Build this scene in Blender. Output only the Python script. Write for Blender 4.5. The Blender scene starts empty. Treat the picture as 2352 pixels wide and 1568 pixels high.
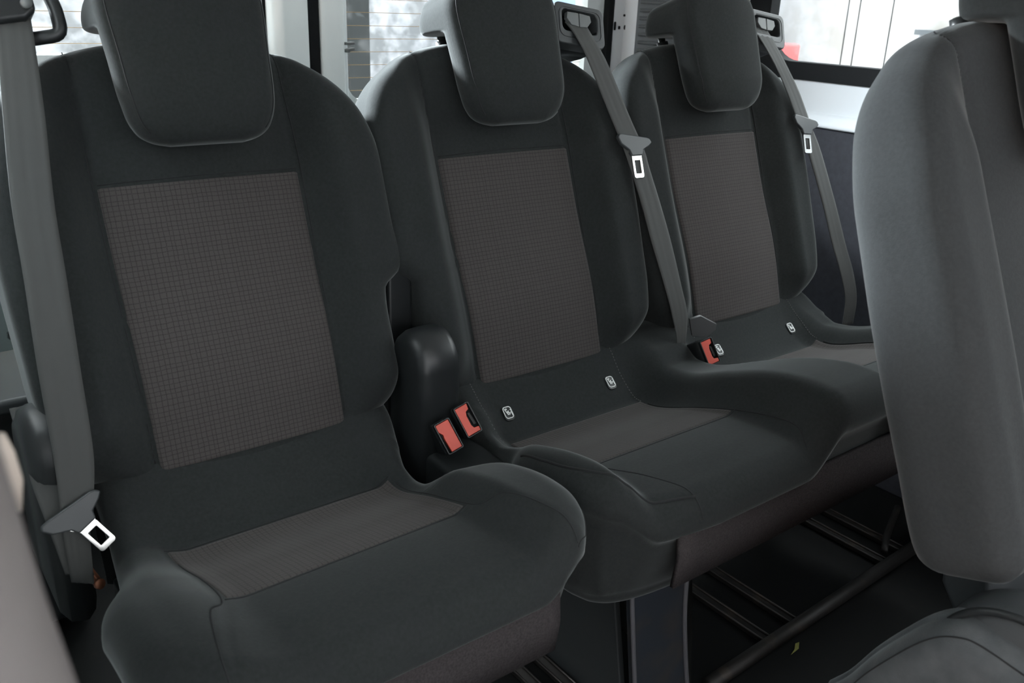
import bpy, bmesh, math, random
import numpy as np
from mathutils import Vector, Matrix
SC = bpy.context.scene
COL = SC.collection
# ------------------------------------------------------------------ camera, world, exposure
def cam_axes(yaw, pitch, roll):
    cy, sy, cp, sp = math.cos(yaw), math.sin(yaw), math.cos(pitch), math.sin(pitch)
    f = Vector((sy * cp, cy * cp, -sp)); r = Vector((cy, -sy, 0)); u = r.cross(f)
    return math.cos(roll) * r + math.sin(roll) * u, -math.sin(roll) * r + math.cos(roll) * u, f
R_, U_, F_ = cam_axes(math.radians(38.3247), math.radians(21.2436), math.radians(2.3408))
cam = bpy.data.cameras.new('camera'); camo = bpy.data.objects.new('camera', cam); COL.objects.link(camo)
camo.matrix_world = Matrix(((R_.x, U_.x, -F_.x, -.3751), (R_.y, U_.y, -F_.y, -.9955), (R_.z, U_.z, -F_.z, 1.0397), (0, 0, 0, 1)))
cam.sensor_width = 36; cam.lens = 2035.83 * 36 / 2352; cam.clip_start = .02
cam.dof.use_dof = True; cam.dof.focus_distance = 1.35; cam.dof.aperture_fstop = 9
SC.camera = camo
vs = SC.view_settings
vs.view_transform = 'Standard'; vs.look = 'None'; vs.gamma = 1; vs.use_curve_mapping = False; vs.exposure = -0.08
SC.cycles.max_bounces = 7; SC.cycles.diffuse_bounces = 4; SC.cycles.transparent_max_bounces = 12
SC.cycles.sample_clamp_indirect = 6
w = bpy.data.worlds.new('world'); SC.world = w; w.use_nodes = True
wn, wl = w.node_tree.nodes, w.node_tree.links
bg = wn['Background']
tc = wn.new('ShaderNodeTexCoord'); sx = wn.new('ShaderNodeSeparateXYZ'); cr = wn.new('ShaderNodeValToRGB')
wl.new(tc.outputs['Generated'], sx.inputs[0]); wl.new(sx.outputs['Z'], cr.inputs[0]); wl.new(cr.outputs[0], bg.inputs[0])
cr.color_ramp.elements[0].position = 0.0; cr.color_ramp.elements[0].color = (.40, .42, .44, 1)
cr.color_ramp.elements[1].position = .88; cr.color_ramp.elements[1].color = (4.6, 4.7, 4.8, 1)
_e = cr.color_ramp.elements.new(.25); _e.color = (.98, 1.0, 1.02, 1); _e = cr.color_ramp.elements.new(.62); _e.color = (1.0, 1.02, 1.04, 1)
_m = wn.new('ShaderNodeMath'); _m.operation = 'MULTIPLY_ADD'; _m.inputs[1].default_value = 2.4; _m.inputs[2].default_value = 4.2   # sky strength raised to the right, added to brighten the far cushion
_s2 = wn.new('ShaderNodeMath'); _s2.operation = 'MAXIMUM'; _s2.inputs[1].default_value = 1.2
wl.new(sx.outputs['X'], _m.inputs[0]); wl.new(_m.outputs[0], _s2.inputs[0]); wl.new(_s2.outputs[0], bg.inputs[1])
def portal(name, loc, sx_, sy_, rot):
    l = bpy.data.lights.new(name, 'AREA'); l.shape = 'RECTANGLE'; l.size = sx_; l.size_y = sy_
    l.cycles.is_portal = True
    o = bpy.data.objects.new(name, l); o.location = loc; o.rotation_euler = rot; COL.objects.link(o)
H = math.pi / 2
sun = bpy.data.lights.new('sun', 'SUN'); sun.energy = 45; sun.angle = math.radians(12); sun.color = (.92, .95, 1)
suno = bpy.data.objects.new('sun', sun); COL.objects.link(suno); suno.rotation_euler = Vector((.35, -.75, -.22)).to_track_quat('-Z', 'Y').to_euler()
portal('rear_door_daylight', (.53, 1.0, 1.12), 1.7, .42, (-H, 0, 0))          # lamp faces -Y
portal('right_window_daylight', (1.52, -.33, 1.12), .46, 2.3, (0, H, 0))
portal('left_rear_window_daylight', (-.45, .30, 1.14), .46, 1.0, (0, -H, 0))
portal('left_doorway_daylight', (-.45, -1.45, .80), 1.2, 1.15, (0, -H, 0))
portal('windscreen_daylight', (.54, -2.3, 1.15), 1.5, .60, (H, 0, 0))

# ------------------------------------------------------------------ materials
def mat(name, col, rough=.5, metal=0., spec=.5, sheen=0., bump=None, noise=None, coat=0.):
    m = bpy.data.materials.new(name); m.use_nodes = True
    n, l = m.node_tree.nodes, m.node_tree.links; b = n['Principled BSDF']
    b.inputs['Base Color'].default_value = (*col, 1); b.inputs['Roughness'].default_value = rough
    b.inputs['Metallic'].default_value = metal; b.inputs['Specular IOR Level'].default_value = spec
    if sheen: b.inputs['Sheen Weight'].default_value = sheen; b.inputs['Sheen Roughness'].default_value = .35; b.inputs['Sheen Tint'].default_value = (.95, 1, 1, 1)
    if coat: b.inputs['Coat Weight'].default_value = coat
    t = n.new('ShaderNodeTexCoord')
    if noise:                                            # (scale, amount, second colour)
        nz = n.new('ShaderNodeTexNoise'); nz.inputs['Scale'].default_value = noise[0]; nz.inputs['Detail'].default_value = 6
        l.new(t.outputs['Object'], nz.inputs[0])
        r = n.new('ShaderNodeValToRGB'); r.color_ramp.elements[0].position = noise[1]; r.color_ramp.elements[1].position = noise[2]
        r.color_ramp.elements[0].color = (*col, 1); r.color_ramp.elements[1].color = (*noise[3], 1)
        l.new(nz.outputs[0], r.inputs[0]); l.new(r.outputs[0], b.inputs['Base Color'])
    if bump:                                             # (scale, strength, distance)
        nz = n.new('ShaderNodeTexNoise'); nz.inputs['Scale'].default_value = bump[0]; nz.inputs['Detail'].default_value = 3
        l.new(t.outputs['Object'], nz.inputs[0])
        bp = n.new('ShaderNodeBump'); bp.inputs['Strength'].default_value = bump[1]; bp.inputs['Distance'].default_value = bump[2]
        l.new(nz.outputs[0], bp.inputs['Height']); l.new(bp.outputs[0], b.inputs['Normal'])
    return m
def check_mat(name, base, line, cell=.0062):
    """woven fabric with a grid of fine broken dark lines; UV in metres"""
    m = bpy.data.materials.new(name); m.use_nodes = True
    n, l = m.node_tree.nodes, m.node_tree.links; b = n['Principled BSDF']
    b.inputs['Roughness'].default_value = .92; b.inputs['Specular IOR Level'].default_value = .2
    b.inputs['Sheen Weight'].default_value = .12; b.inputs['Sheen Roughness'].default_value = .4
    uv = n.new('ShaderNodeUVMap'); sp = n.new('ShaderNodeSeparateXYZ'); l.new(uv.outputs[0], sp.inputs[0])
    def M(op, a, c=None, cl=False):
        x = n.new('ShaderNodeMath'); x.operation = op; x.use_clamp = cl
        for i, v in enumerate((a, c)):
            if v is None: continue
            if hasattr(v, 'type'): l.new(v, x.inputs[i])
            else: x.inputs[i].default_value = v
        return x.outputs[0]
    wob = n.new('ShaderNodeTexNoise'); wob.inputs['Scale'].default_value = 60; l.new(uv.outputs[0], wob.inputs[0])
    wv = M('MULTIPLY', M('SUBTRACT', wob.outputs[0], .5), .35)
    def lines(s, o, per, wd, off):
        c = M('ADD', M('DIVIDE', s, per), wv)
        cell_i = M('FLOOR', c)
        jit = M('MULTIPLY', M('FRACT', M('MULTIPLY', M('SINE', M('MULTIPLY', cell_i, 12.9898)), 43.7)), .38)
        fr = M('ABSOLUTE', M('SUBTRACT', M('FRACT', c), M('ADD', jit, .3)))
        on = M('LESS_THAN', fr, wd)
        dash = M('LESS_THAN', M('FRACT', M('ADD', M('DIVIDE', o, .0019), M('MULTIPLY', cell_i, .37))), .74)
        return M('MULTIPLY', on, dash)
    a1 = lines(sp.outputs[0], sp.outputs[1], cell, .09, 0)
    a2 = lines(sp.outputs[1], sp.outputs[0], cell * .98, .09, 0)
    ln = M('MAXIMUM', a1, a2)
    fine = n.new('ShaderNodeTexNoise'); fine.inputs['Scale'].default_value = 1100; l.new(uv.outputs[0], fine.inputs[0])
    mixb = n.new('ShaderNodeMixRGB'); mixb.inputs[1].default_value = (*[c * .72 for c in base], 1); mixb.inputs[2].default_value = (*[c * 1.28 for c in base], 1)
    l.new(fine.outputs[0], mixb.inputs[0])
    mx = n.new('ShaderNodeMixRGB'); l.new(M('MULTIPLY', ln, .62), mx.inputs[0]); l.new(mixb.outputs[0], mx.inputs[1]); mx.inputs[2].default_value = (*line, 1)
    l.new(mx.outputs[0], b.inputs['Base Color'])
    bp = n.new('ShaderNodeBump'); bp.inputs['Strength'].default_value = .5; bp.inputs['Distance'].default_value = .0006
    l.new(M('SUBTRACT', 1.0, ln), bp.inputs['Height']); l.new(bp.outputs[0], b.inputs['Normal'])
    return m
def glass_mat(name, dirt):
    m = bpy.data.materials.new(name); m.use_nodes = True
    n, l = m.node_tree.nodes, m.node_tree.links; n.remove(n['Principled BSDF']); out = n['Material Output']
    tr = n.new('ShaderNodeBsdfTransparent'); tr.inputs[0].default_value = (.93, .96, .96, 1)
    gl = n.new('ShaderNodeBsdfGlossy'); gl.inputs['Roughness'].default_value = .02
    lwf = n.new('ShaderNodeLayerWeight'); pw = n.new('ShaderNodeMath'); pw.operation = 'POWER'; pw.inputs[1].default_value = 4; l.new(lwf.outputs['Facing'], pw.inputs[0]); lw = n.new('ShaderNodeMath'); lw.operation = 'MULTIPLY_ADD'; lw.inputs[1].default_value = .5; lw.inputs[2].default_value = .03; l.new(pw.outputs[0], lw.inputs[0])
    m1 = n.new('ShaderNodeMixShader'); l.new(lw.outputs[0], m1.inputs[0]); l.new(tr.outputs[0], m1.inputs[1]); l.new(gl.outputs[0], m1.inputs[2])
    tc = n.new('ShaderNodeTexCoord'); nz = n.new('ShaderNodeTexNoise'); nz.inputs['Scale'].default_value = 14; nz.inputs['Detail'].default_value = 9
    l.new(tc.outputs['Object'], nz.inputs[0])
    cr = n.new('ShaderNodeValToRGB'); cr.color_ramp.elements[0].position = .55; cr.color_ramp.elements[1].position = .8
    cr.color_ramp.elements[1].color = (dirt, dirt, dirt, 1); l.new(nz.outputs[0], cr.inputs[0])
    df = n.new('ShaderNodeBsdfTranslucent'); df.inputs[0].default_value = (.8, .82, .82, 1)
    m2 = n.new('ShaderNodeMixShader'); l.new(cr.outputs[0], m2.inputs[0]); l.new(m1.outputs[0], m2.inputs[1]); l.new(df.outputs[0], m2.inputs[2])
    l.new(m2.outputs[0], out.inputs[0]); return m
FAB = mat('charcoal_fabric', (.021, .0235, .0235), .95, spec=.15, sheen=.28, bump=(900, .35, .0006), noise=(240, .3, .75, (.028, .031, .031)))
FABG = mat('grey_fabric', (.036, .039, .040), .95, spec=.15, sheen=.2, bump=(900, .4, .0006), noise=(260, .3, .75, (.045, .048, .050)))
FABC = mat('worn_grey_fabric', (.062, .070, .074), .95, spec=.15, sheen=.25, bump=(500, .4, .0008), noise=(28, .35, .75, (.10, .108, .112)))
CHK = check_mat('checked_fabric', (.066, .060, .058), (.017, .015, .015))
FLAP = mat('felt', (.034, .030, .031), 1, spec=.05, bump=(700, .6, .001), noise=(420, .35, .7, (.056, .050, .051)))
THR = mat('seam_thread', (.012, .013, .014), .9)
THRL = mat('stitch_thread', (.10, .10, .10), .9)
PLA = mat('black_plastic', (.014, .016, .017), .38, spec=.5, bump=(300, .08, .0004))
PLAG = mat('grey_plastic', (.13, .14, .14), .45, bump=(400, .1, .0003))
PLAD = mat('dark_grey_plastic', (.045, .05, .053), .42)
WEB = mat('belt_webbing', (.060, .062, .060), .7, spec=.4, sheen=.1)
MET = mat('bright_metal', (.72, .72, .70), .22, metal=1)
STE = mat('worn_steel', (.010, .009, .0085), .55, metal=.2, noise=(30, .55, .8, (.05, .038, .028)))
RAIL = mat('rail_metal', (.14, .13, .125), .35, metal=.9)
RED = mat('red_plastic', (.62, .075, .045), .42)
WHT = mat('white_print', (.75, .76, .75), .6)
FLG = mat('leg_edge_highlight', (.11, .11, .12), .45)  # paler than the leg: edge highlight put into the colour
LEGM = mat('painted_leg', (.028, .033, .042), .45, noise=(20, .5, .8, (.05, .045, .042)))
PAINT = mat('pale_body_paint', (.86, .92, .92), .32, coat=.3)
PAINTW = mat('white_body_paint', (.80, .83, .86), .3, coat=.3)
SCUF = mat('shaded_scuffed_panel', (.20, .24, .24), .6, noise=(22, .62, .66, (.03, .035, .035)))  # grey base holds the door paint's shade; dark marks are scuffs
RUB = mat('rubber_seal', (.010, .011, .012), .85, spec=.15, bump=(160, .3, .001))
MATF = mat('floor_mat', (.003, .0033, .0035), .6, spec=.2, noise=(60, .6, .8, (.009, .008, .006)), bump=(200, .2, .001))
TRIM = mat('dark_trim', (.020, .022, .030), .8, noise=(90, .3, .8, (.034, .036, .048)))
HEAD = mat('headliner', (.62, .63, .62), .95)
PADM = mat('greige_padding', (.22, .195, .19), .8, noise=(9, .3, .8, (.30, .27, .265)))
BEIGE = mat('beige_trim', (.70, .60, .52), .6)
GLASS = glass_mat('window_glass', .03); GLASS2 = glass_mat('side_glass', .02)
WIRE = mat('heater_wire', (.30, .19, .08), .4, metal=.3)
YEL = mat('yellow_sticker', (.75, .48, .02), .5)
BRASS = mat('rusty_bolt', (.22, .085, .045), .4, metal=.5)
LEAF = mat('yellow_leaf', (.16, .16, .04), .8)

# ------------------------------------------------------------------ object helpers
def tag(o, label=None, cat=None, group=None, kind=None):
    if label: o['label'] = label
    if cat: o['category'] = cat
    if group: o['group'] = group
    if kind: o['kind'] = kind
    return o
def empty(name, loc, label, cat, group=None):
    o = bpy.data.objects.new(name, None); COL.objects.link(o); o.location = loc; o.empty_display_size = .05
    return tag(o, label, cat, group)
def origin_of(o):
    p = Vector((0, 0, 0))
    while o is not None: p = p + o.location; o = o.parent
    return p
def link(name, verts, faces, m, parent=None, smooth=True, uv=None):
    """verts are world positions; stored relative to the parent's origin"""
    off = origin_of(parent) if parent else Vector((0, 0, 0))
    me = bpy.data.meshes.new(name)
    me.from_pydata([(v[0] - off.x, v[1] - off.y, v[2] - off.z) for v in verts], [], faces)
    bm = bmesh.new(); bm.from_mesh(me); bmesh.ops.recalc_face_normals(bm, faces=bm.faces); bm.to_mesh(me); bm.free()
    if uv is not None:
        ul = me.uv_layers.new(name='UVMap')
        for lp in me.loops: ul.data[lp.index].uv = uv[lp.vertex_index]
    me.materials.append(m)
    if smooth:
        for p in me.polygons: p.use_smooth = True
    o = bpy.data.objects.new(name, me); COL.objects.link(o)
    if parent: o.parent = parent
    return o
def sm(a, b, x):
    t = np.clip((np.asarray(x, float) - a) / (b - a), 0, 1); return t * t * (3 - 2 * t)
def crv(xs, ys):
    """smooth interpolation (monotone-ish cubic) through control points"""
    xs = np.array(xs, float); ys = np.array(ys, float); d = np.diff(ys) / np.diff(xs)
    m = np.zeros(len(xs)); m[1:-1] = (d[:-1] + d[1:]) / 2; m[0] = d[0]; m[-1] = d[-1]
    m[1:-1][d[:-1] * d[1:] <= 0] = 0
    def f(x):
        x = np.clip(np.asarray(x, float), xs[0], xs[-1]); i = np.clip(np.searchsorted(xs, x) - 1, 0, len(xs) - 2)
        h = xs[i + 1] - xs[i]; t = (x - xs[i]) / h
        return (2 * t**3 - 3 * t**2 + 1) * ys[i] + (t**3 - 2 * t**2 + t) * h * m[i] + (-2 * t**3 + 3 * t**2) * ys[i + 1] + (t**3 - t**2) * h * m[i + 1]
    return f
class Pillow:
    """a padded body over a 2-D outline: left(b), right(b) for b in [b0,b1]; front(a,b), back(a,b) heights; rounded rims"""
    def __init__(s, left, right, b0, b1, front, back, rf=.03, rb=.03, to3=None, na=70, nb=90, side=None, nside=9, inset=0.):
        s.inset = inset; s.left, s.right, s.front, s.back, s.rf, s.rb, s.to3 = left, right, front, back, rf, rb, to3
        k = (1 - np.cos(np.linspace(0, np.pi, nb))) / 2; k = .6 * k + .4 * np.linspace(0, 1, nb)
        s.rows = b0 + (b1 - b0) * k
        k = (1 - np.cos(np.linspace(0, np.pi, na))) / 2; s.cols = .75 * k + .25 * np.linspace(0, 1, na)
        B = np.repeat(s.rows[:, None], na, 1); L, Rr = left(s.rows)[:, None], right(s.rows)[:, None]
        A = L + (Rr - L) * s.cols[None]
        s.A, s.B = A, B
        ol = [(A[0, j], B[0, j]) for j in range(na)] + [(A[i, -1], B[i, -1]) for i in range(1, nb)] + \
             [(A[-1, j], B[-1, j]) for j in range(na - 2, -1, -1)] + [(A[i, 0], B[i, 0]) for i in range(nb - 2, 0, -1)]
        s.ol = np.array(ol); s.side = side or (lambda t: .006 * np.sin(np.pi * t)); s.nside = nside
    def edge(s, a, b):
        p = np.stack([np.ravel(a), np.ravel(b)], 1); q0 = s.ol; q1 = np.roll(s.ol, -1, 0); d = q1 - q0; dd = (d**2).sum(1) + 1e-12
        out = np.full(len(p), 9.)
        for c in range(0, len(p), 1500):
            v = p[c:c + 1500, None] - q0[None]; t = np.clip((v * d[None]).sum(2) / dd[None], 0, 1)
            out[c:c + 1500] = np.sqrt((((v - t[..., None] * d[None])**2).sum(2)).min(1))
        return out.reshape(np.shape(a))
    def rnd(s, e, r):
        t = np.clip(1 - e / r, 0, 1); return r * (1 - np.sqrt(np.clip(1 - t * t, 0, 1)))
    def top(s, a, b, e=None):
        a = np.asarray(a, float); b = np.asarray(b, float)
        if e is None: e = s.edge(a, b)
        r = s.rf(a, b) if callable(s.rf) else s.rf
        return s.front(a, b) - s.rnd(e, r)
    def bot(s, a, b, e):
        r = s.rb(a, b) if callable(s.rb) else s.rb
        return s.back(a, b) + s.rnd(e, r)
    def mesh(s, name, m, parent=None):
        nb, na = s.A.shape; E = s.edge(s.A, s.B); E[0] = E[-1] = 0; E[:, 0] = E[:, -1] = 0
        ft, bt = s.top(s.A, s.B, E), s.bot(s.A, s.B, E)
        V, F = [], []
        for i in range(nb):
            for j in range(na): V.append(s.to3(s.A[i, j], s.B[i, j], ft[i, j]))
        n0 = len(V)
        for i in range(nb):
            for j in range(na):
                ac, hw, bc, hb = (s.A[i, 0] + s.A[i, -1]) / 2, (s.A[i, -1] - s.A[i, 0]) / 2, (s.B[0, 0] + s.B[-1, 0]) / 2, (s.B[-1, 0] - s.B[0, 0]) / 2
                V.append(s.to3(ac + (s.A[i, j] - ac) * (1 - .45 * s.inset / hw), bc + (s.B[i, j] - bc) * (1 - s.inset / hb), bt[i, j]))
        for i in range(nb - 1):
            for j in range(na - 1):
                a = i * na + j; F.append((a, a + 1, a + na + 1, a + na)); F.append((n0 + a, n0 + a + na, n0 + a + na + 1, n0 + a + 1))
        idx = [j for j in range(na)] + [i * na + na - 1 for i in range(1, nb)] + [(nb - 1) * na + j for j in range(na - 2, -1, -1)] + [i * na for i in range(nb - 2, 0, -1)]
        ol = s.ol; tn = np.roll(ol, -1, 0) - np.roll(ol, 1, 0)
        for _ in range(4): tn = (np.roll(tn, 1, 0) + tn + np.roll(tn, -1, 0)) / 3
        nr = np.stack([tn[:, 1], -tn[:, 0]], 1); nr /= np.linalg.norm(nr, axis=1)[:, None] + 1e-9
        prev = idx; M = len(idx)
        fz = ft.ravel()[idx]; bz = bt.ravel()[idx]
        for k in range(1, s.nside + 1):
            t = k / (s.nside + 1); off = s.side(t); st = len(V)
            if k <= s.nside:
                for q in range(M):
                    of = off * (1 if not s.inset or off > 0 else .45 + .55 * abs(nr[q, 1]))
                    V.append(s.to3(ol[q, 0] + nr[q, 0] * of, ol[q, 1] + nr[q, 1] * of, fz[q] * (1 - t) + bz[q] * t))
                cur = list(range(st, st + M))
                for q in range(M): F.append((prev[q], cur[q], cur[(q + 1) % M], prev[(q + 1) % M]))
                prev = cur
        cur = [n0 + i for i in idx]
        for q in range(M): F.append((prev[q], cur[q], cur[(q + 1) % M], prev[(q + 1) % M]))
        return link(name, V, F, m, parent)
    def patch(s, name, corners, m, parent, raise_=.0014, n=60, mm=60, tuck=.004, curve=None):
        """a fabric panel lying on the front; corners (a,b) as lower-left, lower-right, upper-right, upper-left"""
        c = np.array(corners, float); u = np.linspace(0, 1, n)[None, :]; v = np.linspace(0, 1, mm)[:, None]
        P = [(1 - u) * (1 - v) * c[0, k] + u * (1 - v) * c[1, k] + u * v * c[2, k] + (1 - u) * v * c[3, k] for k in (0, 1)]
        if curve: P[1] = P[1] + curve(P[0], v)
        h = s.top(P[0], P[1]) + raise_
        rim = np.minimum(np.minimum(u + 0 * v, 1 - u + 0 * v), np.minimum(v + 0 * u, 1 - v + 0 * u)); h = np.where(rim < 1e-6, h - tuck, h)
        V = [s.to3(P[0][i, j], P[1][i, j], h[i, j]) for i in range(mm) for j in range(n)]
        V3 = np.array(V).reshape(mm, n, 3); su = np.concatenate([np.zeros((mm, 1)), np.cumsum(np.linalg.norm(np.diff(V3, axis=1), axis=2), 1)], 1)
        su -= su[:, n // 2:n // 2 + 1]
        sv = np.concatenate([np.zeros((1, n)), np.cumsum(np.linalg.norm(np.diff(V3, axis=0), axis=2), 0)], 0)
        F = [(i * n + j, i * n + j + 1, (i + 1) * n + j + 1, (i + 1) * n + j) for i in range(mm - 1) for j in range(n - 1)]
        return link(name, V, F, m, parent, uv=list(zip(su.ravel(), sv.ravel())))
    def line(s, name, pts, m, parent, r=.0008, lift=.0002, dash=False, n=80):
        """a seam or a row of stitches lying on the front surface"""
        p = np.array(pts, float); t = np.linspace(0, 1, len(p)); q = np.linspace(0, 1, n)
        a, b = crv(t, p[:, 0])(q), crv(t, p[:, 1])(q); h = s.top(a, b) + lift
        P3 = [Vector(s.to3(a[i], b[i], h[i])) for i in range(n)]
        V, F = [], []
        if dash:
            for i in range(0, n - 1, 2): tube_into(V, F, [P3[i], P3[i] * .35 + P3[i + 1] * .65 if False else P3[i + 1]], r, 6)
        else: tube_into(V, F, P3, r, 6)
        return link(name, V, F, m, parent)
def tube_into(V, F, pts, r, seg=10, caps=True):
    pts = [Vector(p) for p in pts]; n = len(pts); st = len(V)
    rr = r if isinstance(r, (list, tuple)) else [r] * n
    up = None
    for i, p in enumerate(pts):
        t = (pts[min(i + 1, n - 1)] - pts[max(i - 1, 0)])
        t = t.normalized() if t.length > 1e-9 else Vector((0, 0, 1))
        if up is None: up = t.orthogonal().normalized()
        up = (up - t * up.dot(t)); up = up.normalized() if up.length > 1e-6 else t.orthogonal().normalized()
        s = t.cross(up)
        for k in range(seg):
            a = 2 * math.pi * k / seg; V.append(tuple(p + (up * math.cos(a) + s * math.sin(a)) * rr[i]))
    for i in range(n - 1):
        for k in range(seg):
            a, b = st + i * seg + k, st + i * seg + (k + 1) % seg; F.append((a, b, b + seg, a + seg))
    if caps: F.append(tuple(st + k for k in range(seg))); F.append(tuple(st + (n - 1) * seg + k for k in range(seg)))
def tube(name, pts, r, m, parent=None, seg=12):
    V, F = [], []; tube_into(V, F, pts, r, seg); return link(name, V, F, m, parent)
def smooth_pts(pts, n=30):
    p = np.array(pts, float); t = np.linspace(0, 1, len(p)); q = np.linspace(0, 1, n)
    return np.stack([crv(t, p[:, k])(q) for k in range(3)], 1)
def bevel(o, w, seg=3):
    md = o.modifiers.new('bevel', 'BEVEL'); md.width = w; md.segments = seg; md.limit_method = 'ANGLE'; md.angle_limit = .6
    for p in o.data.polygons: p.use_smooth = True
    wn_ = o.modifiers.new('wn', 'WEIGHTED_NORMAL'); wn_.keep_sharp = True
    return o
def prism(name, poly, ext, m, parent=None, bev=.0, smooth=False):
    """poly: world points of one face (list), ext: extrusion vector"""
    n = len(poly); e = Vector(ext); V = [tuple(Vector(p)) for p in poly] + [tuple(Vector(p) + e) for p in poly]
    F = [tuple(range(n)), tuple(range(2 * n - 1, n - 1, -1))] + [(i, (i + 1) % n, n + (i + 1) % n, n + i) for i in range(n)]
    o = link(name, V, F, m, parent, smooth=smooth)
    return bevel(o, bev) if bev else o
def box(name, lo, hi, m, parent=None, bev=0.):
    x0, y0, z0 = lo; x1, y1, z1 = hi
    return prism(name, [(x0, y0, z0), (x1, y0, z0), (x1, y1, z0), (x0, y1, z0)], (0, 0, z1 - z0), m, parent, bev)
def rrect(w_, h_, r, n=6, cx=0, cy=0):
    out = []
    for k, (sx_, sy_) in enumerate(((1, 1), (-1, 1), (-1, -1), (1, -1))):
        for i in range(n + 1):
            a = math.pi / 2 * (k + i / n); out.append((cx + sx_ * (w_ / 2 - r) + r * math.cos(a), cy + sy_ * (h_ / 2 - r) + r * math.sin(a)))
    return out
def frame_plate(name, outer, inner, to3, d0, d1, m, parent, bev=0.):
    """a plate with one hole; outer and inner hold the same number of points"""
    n = len(outer); V = [to3(*p, d) for d in (d0, d1) for p in list(outer) + list(inner)]; F = []
    for i in range(n):
        j = (i + 1) % n
        F += [(i, j, n + j, n + i), (2 * n + j, 2 * n + i, 3 * n + i, 3 * n + j), (i, 2 * n + i, 2 * n + j, j), (n + j, 3 * n + j, 3 * n + i, n + i)]
    o = link(name, V, F, m, parent, smooth=False)
    return bevel(o, bev, 2) if bev else o

# ------------------------------------------------------------------ the seats
RA = math.atan2(.1169, .3147)
def backframe(X, Y=0., Z=.5, k=1.):
    sy, sz = math.sin(RA), math.cos(RA)
    return lambda x, s, d: (X + x, Y + s * k * sy - d * sz, Z + s * k * sz + d * sy)
HW = crv([-.055, -.04, -.02, 0, .03, .08, .15, .25, .33, .38, .424, .455, .475, .49, .498, .505, .507],
         [.10, .135, .175, .205, .226, .238, .242, .245, .245, .238, .222, .197, .170, .145, .118, .08, .06])
HWcut = crv([-.055, -.04, -.02, 0, .03, .08, .15, .163, .178, .25, .33, .38, .424, .455, .475, .49, .498, .505, .507],
            [.10, .13, .165, .196, .210, .212, .214, .218, .241, .245, .245, .238, .222, .197, .170, .145, .118, .08, .06])
HWF = crv([-.032, -.029, -.022, -.01, .08, .15, .25, .33, .38, .424, .455, .475, .49, .498, .505, .507],
          [.214, .219, .223, .227, .235, .241, .245, .245, .238, .222, .197, .170, .145, .118, .08, .06])
def back_front(x, s):
    ax = np.abs(x)
    bol = .036 * sm(.122, .178, ax) * (1 - .7 * sm(.36, .5, s)) * sm(-.03, .05, s)
    gro = -.004 * np.exp(-((ax - .127) / .0045)**2)
    return bol + gro + .006 * np.cos(np.clip(ax / .13, 0, 1) * math.pi / 2) + .008 * np.exp(-((s - .1) / .09)**2) * (1 - sm(.12, .2, ax))
def make_back(parent, X, Y=0., Z=.5, cut='', k=1., m=FAB, insert=CHK, seams=True, name='backrest', b0=-.055):
    to3 = backframe(X, Y, Z, k)
    L = HWcut if 'L' in cut else HW; Rr = HWcut if 'R' in cut else HW
    if b0 > -.05: L = Rr = HWF
    bf = back_front if b0 < -.05 else (lambda a, b: back_front(a, np.maximum(b, .05)) - .014 * sm(.15, .5, b) * sm(.122, .178, np.abs(a)))
    pl = Pillow(lambda b: -L(b), lambda b: Rr(b), b0, .507, bf, lambda a, b: -.084 + 0 * a, rf=.028, rb=.045, to3=to3, na=90, nb=120, side=lambda t: 0.)
    o = pl.mesh(name, m, parent)
    if insert:
        pl.patch('checked_panel', [(-.124, -.014), (.124, -.014), (.1295, .334), (-.1295, .334)], insert, o, n=90, mm=100)
        pl.line('seam', [(-.1295, .336), (0, .337), (.1295, .336)], THR, o)
    if seams:
        for g in (-1, 1):
            pl.line('seam', [(g * .127, .0), (g * .1285, .12), (g * .131, .34), (g * .129, .43), (g * .127, .497)], THR, o, r=.0008)
    return o, pl, to3
def make_headrest(parent, to3, m=FAB, ds=0., deep=.062, ws=1.):
    hl = crv([.367, .370, .377, .391, .42, .47, .53, .556, .572, .580], [.044, .058, .073, .084, .091, .095, .099, .092, .078, .055])
    hl0 = hl; hl = lambda b: hl0(b) * ws
    bk = lambda a, s: .014 - deep * sm(.508, .528, s) + 0 * a
    fr = lambda a, s: .083 - .012 * (a / .095)**2 - .010 * sm(.42, .37, s) + .0 * s
    pl = Pillow(lambda b: -hl(b - ds), lambda b: hl(b - ds), .367 + ds, .580 + ds, lambda a, s: fr(a, s - ds), lambda a, s: bk(a, s - ds), rf=.022,
                rb=lambda a, s: np.where(s - ds > .505, .030, .030), to3=to3, na=60, nb=110, side=lambda t: 0.)
    o = pl.mesh('headrest', m, parent)
    pts = []
    for g in (-1, 1):
        b = np.linspace(.380, .57, 30) + ds
        pl.line('seam', [(g * (float(hl(x - ds)) - .0075), x) for x in b], THR, o, r=.0009, n=60)
        tube('post', [to3(g * .062, .47 + ds * .0, -.028), to3(g * .062, .53 + ds, -.028)], .0065, MET, o)
        tube('post_collar', [to3(g * .062, .495, -.028), to3(g * .062, .5125, -.028)], .0105, PLA, o)
    return o
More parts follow.
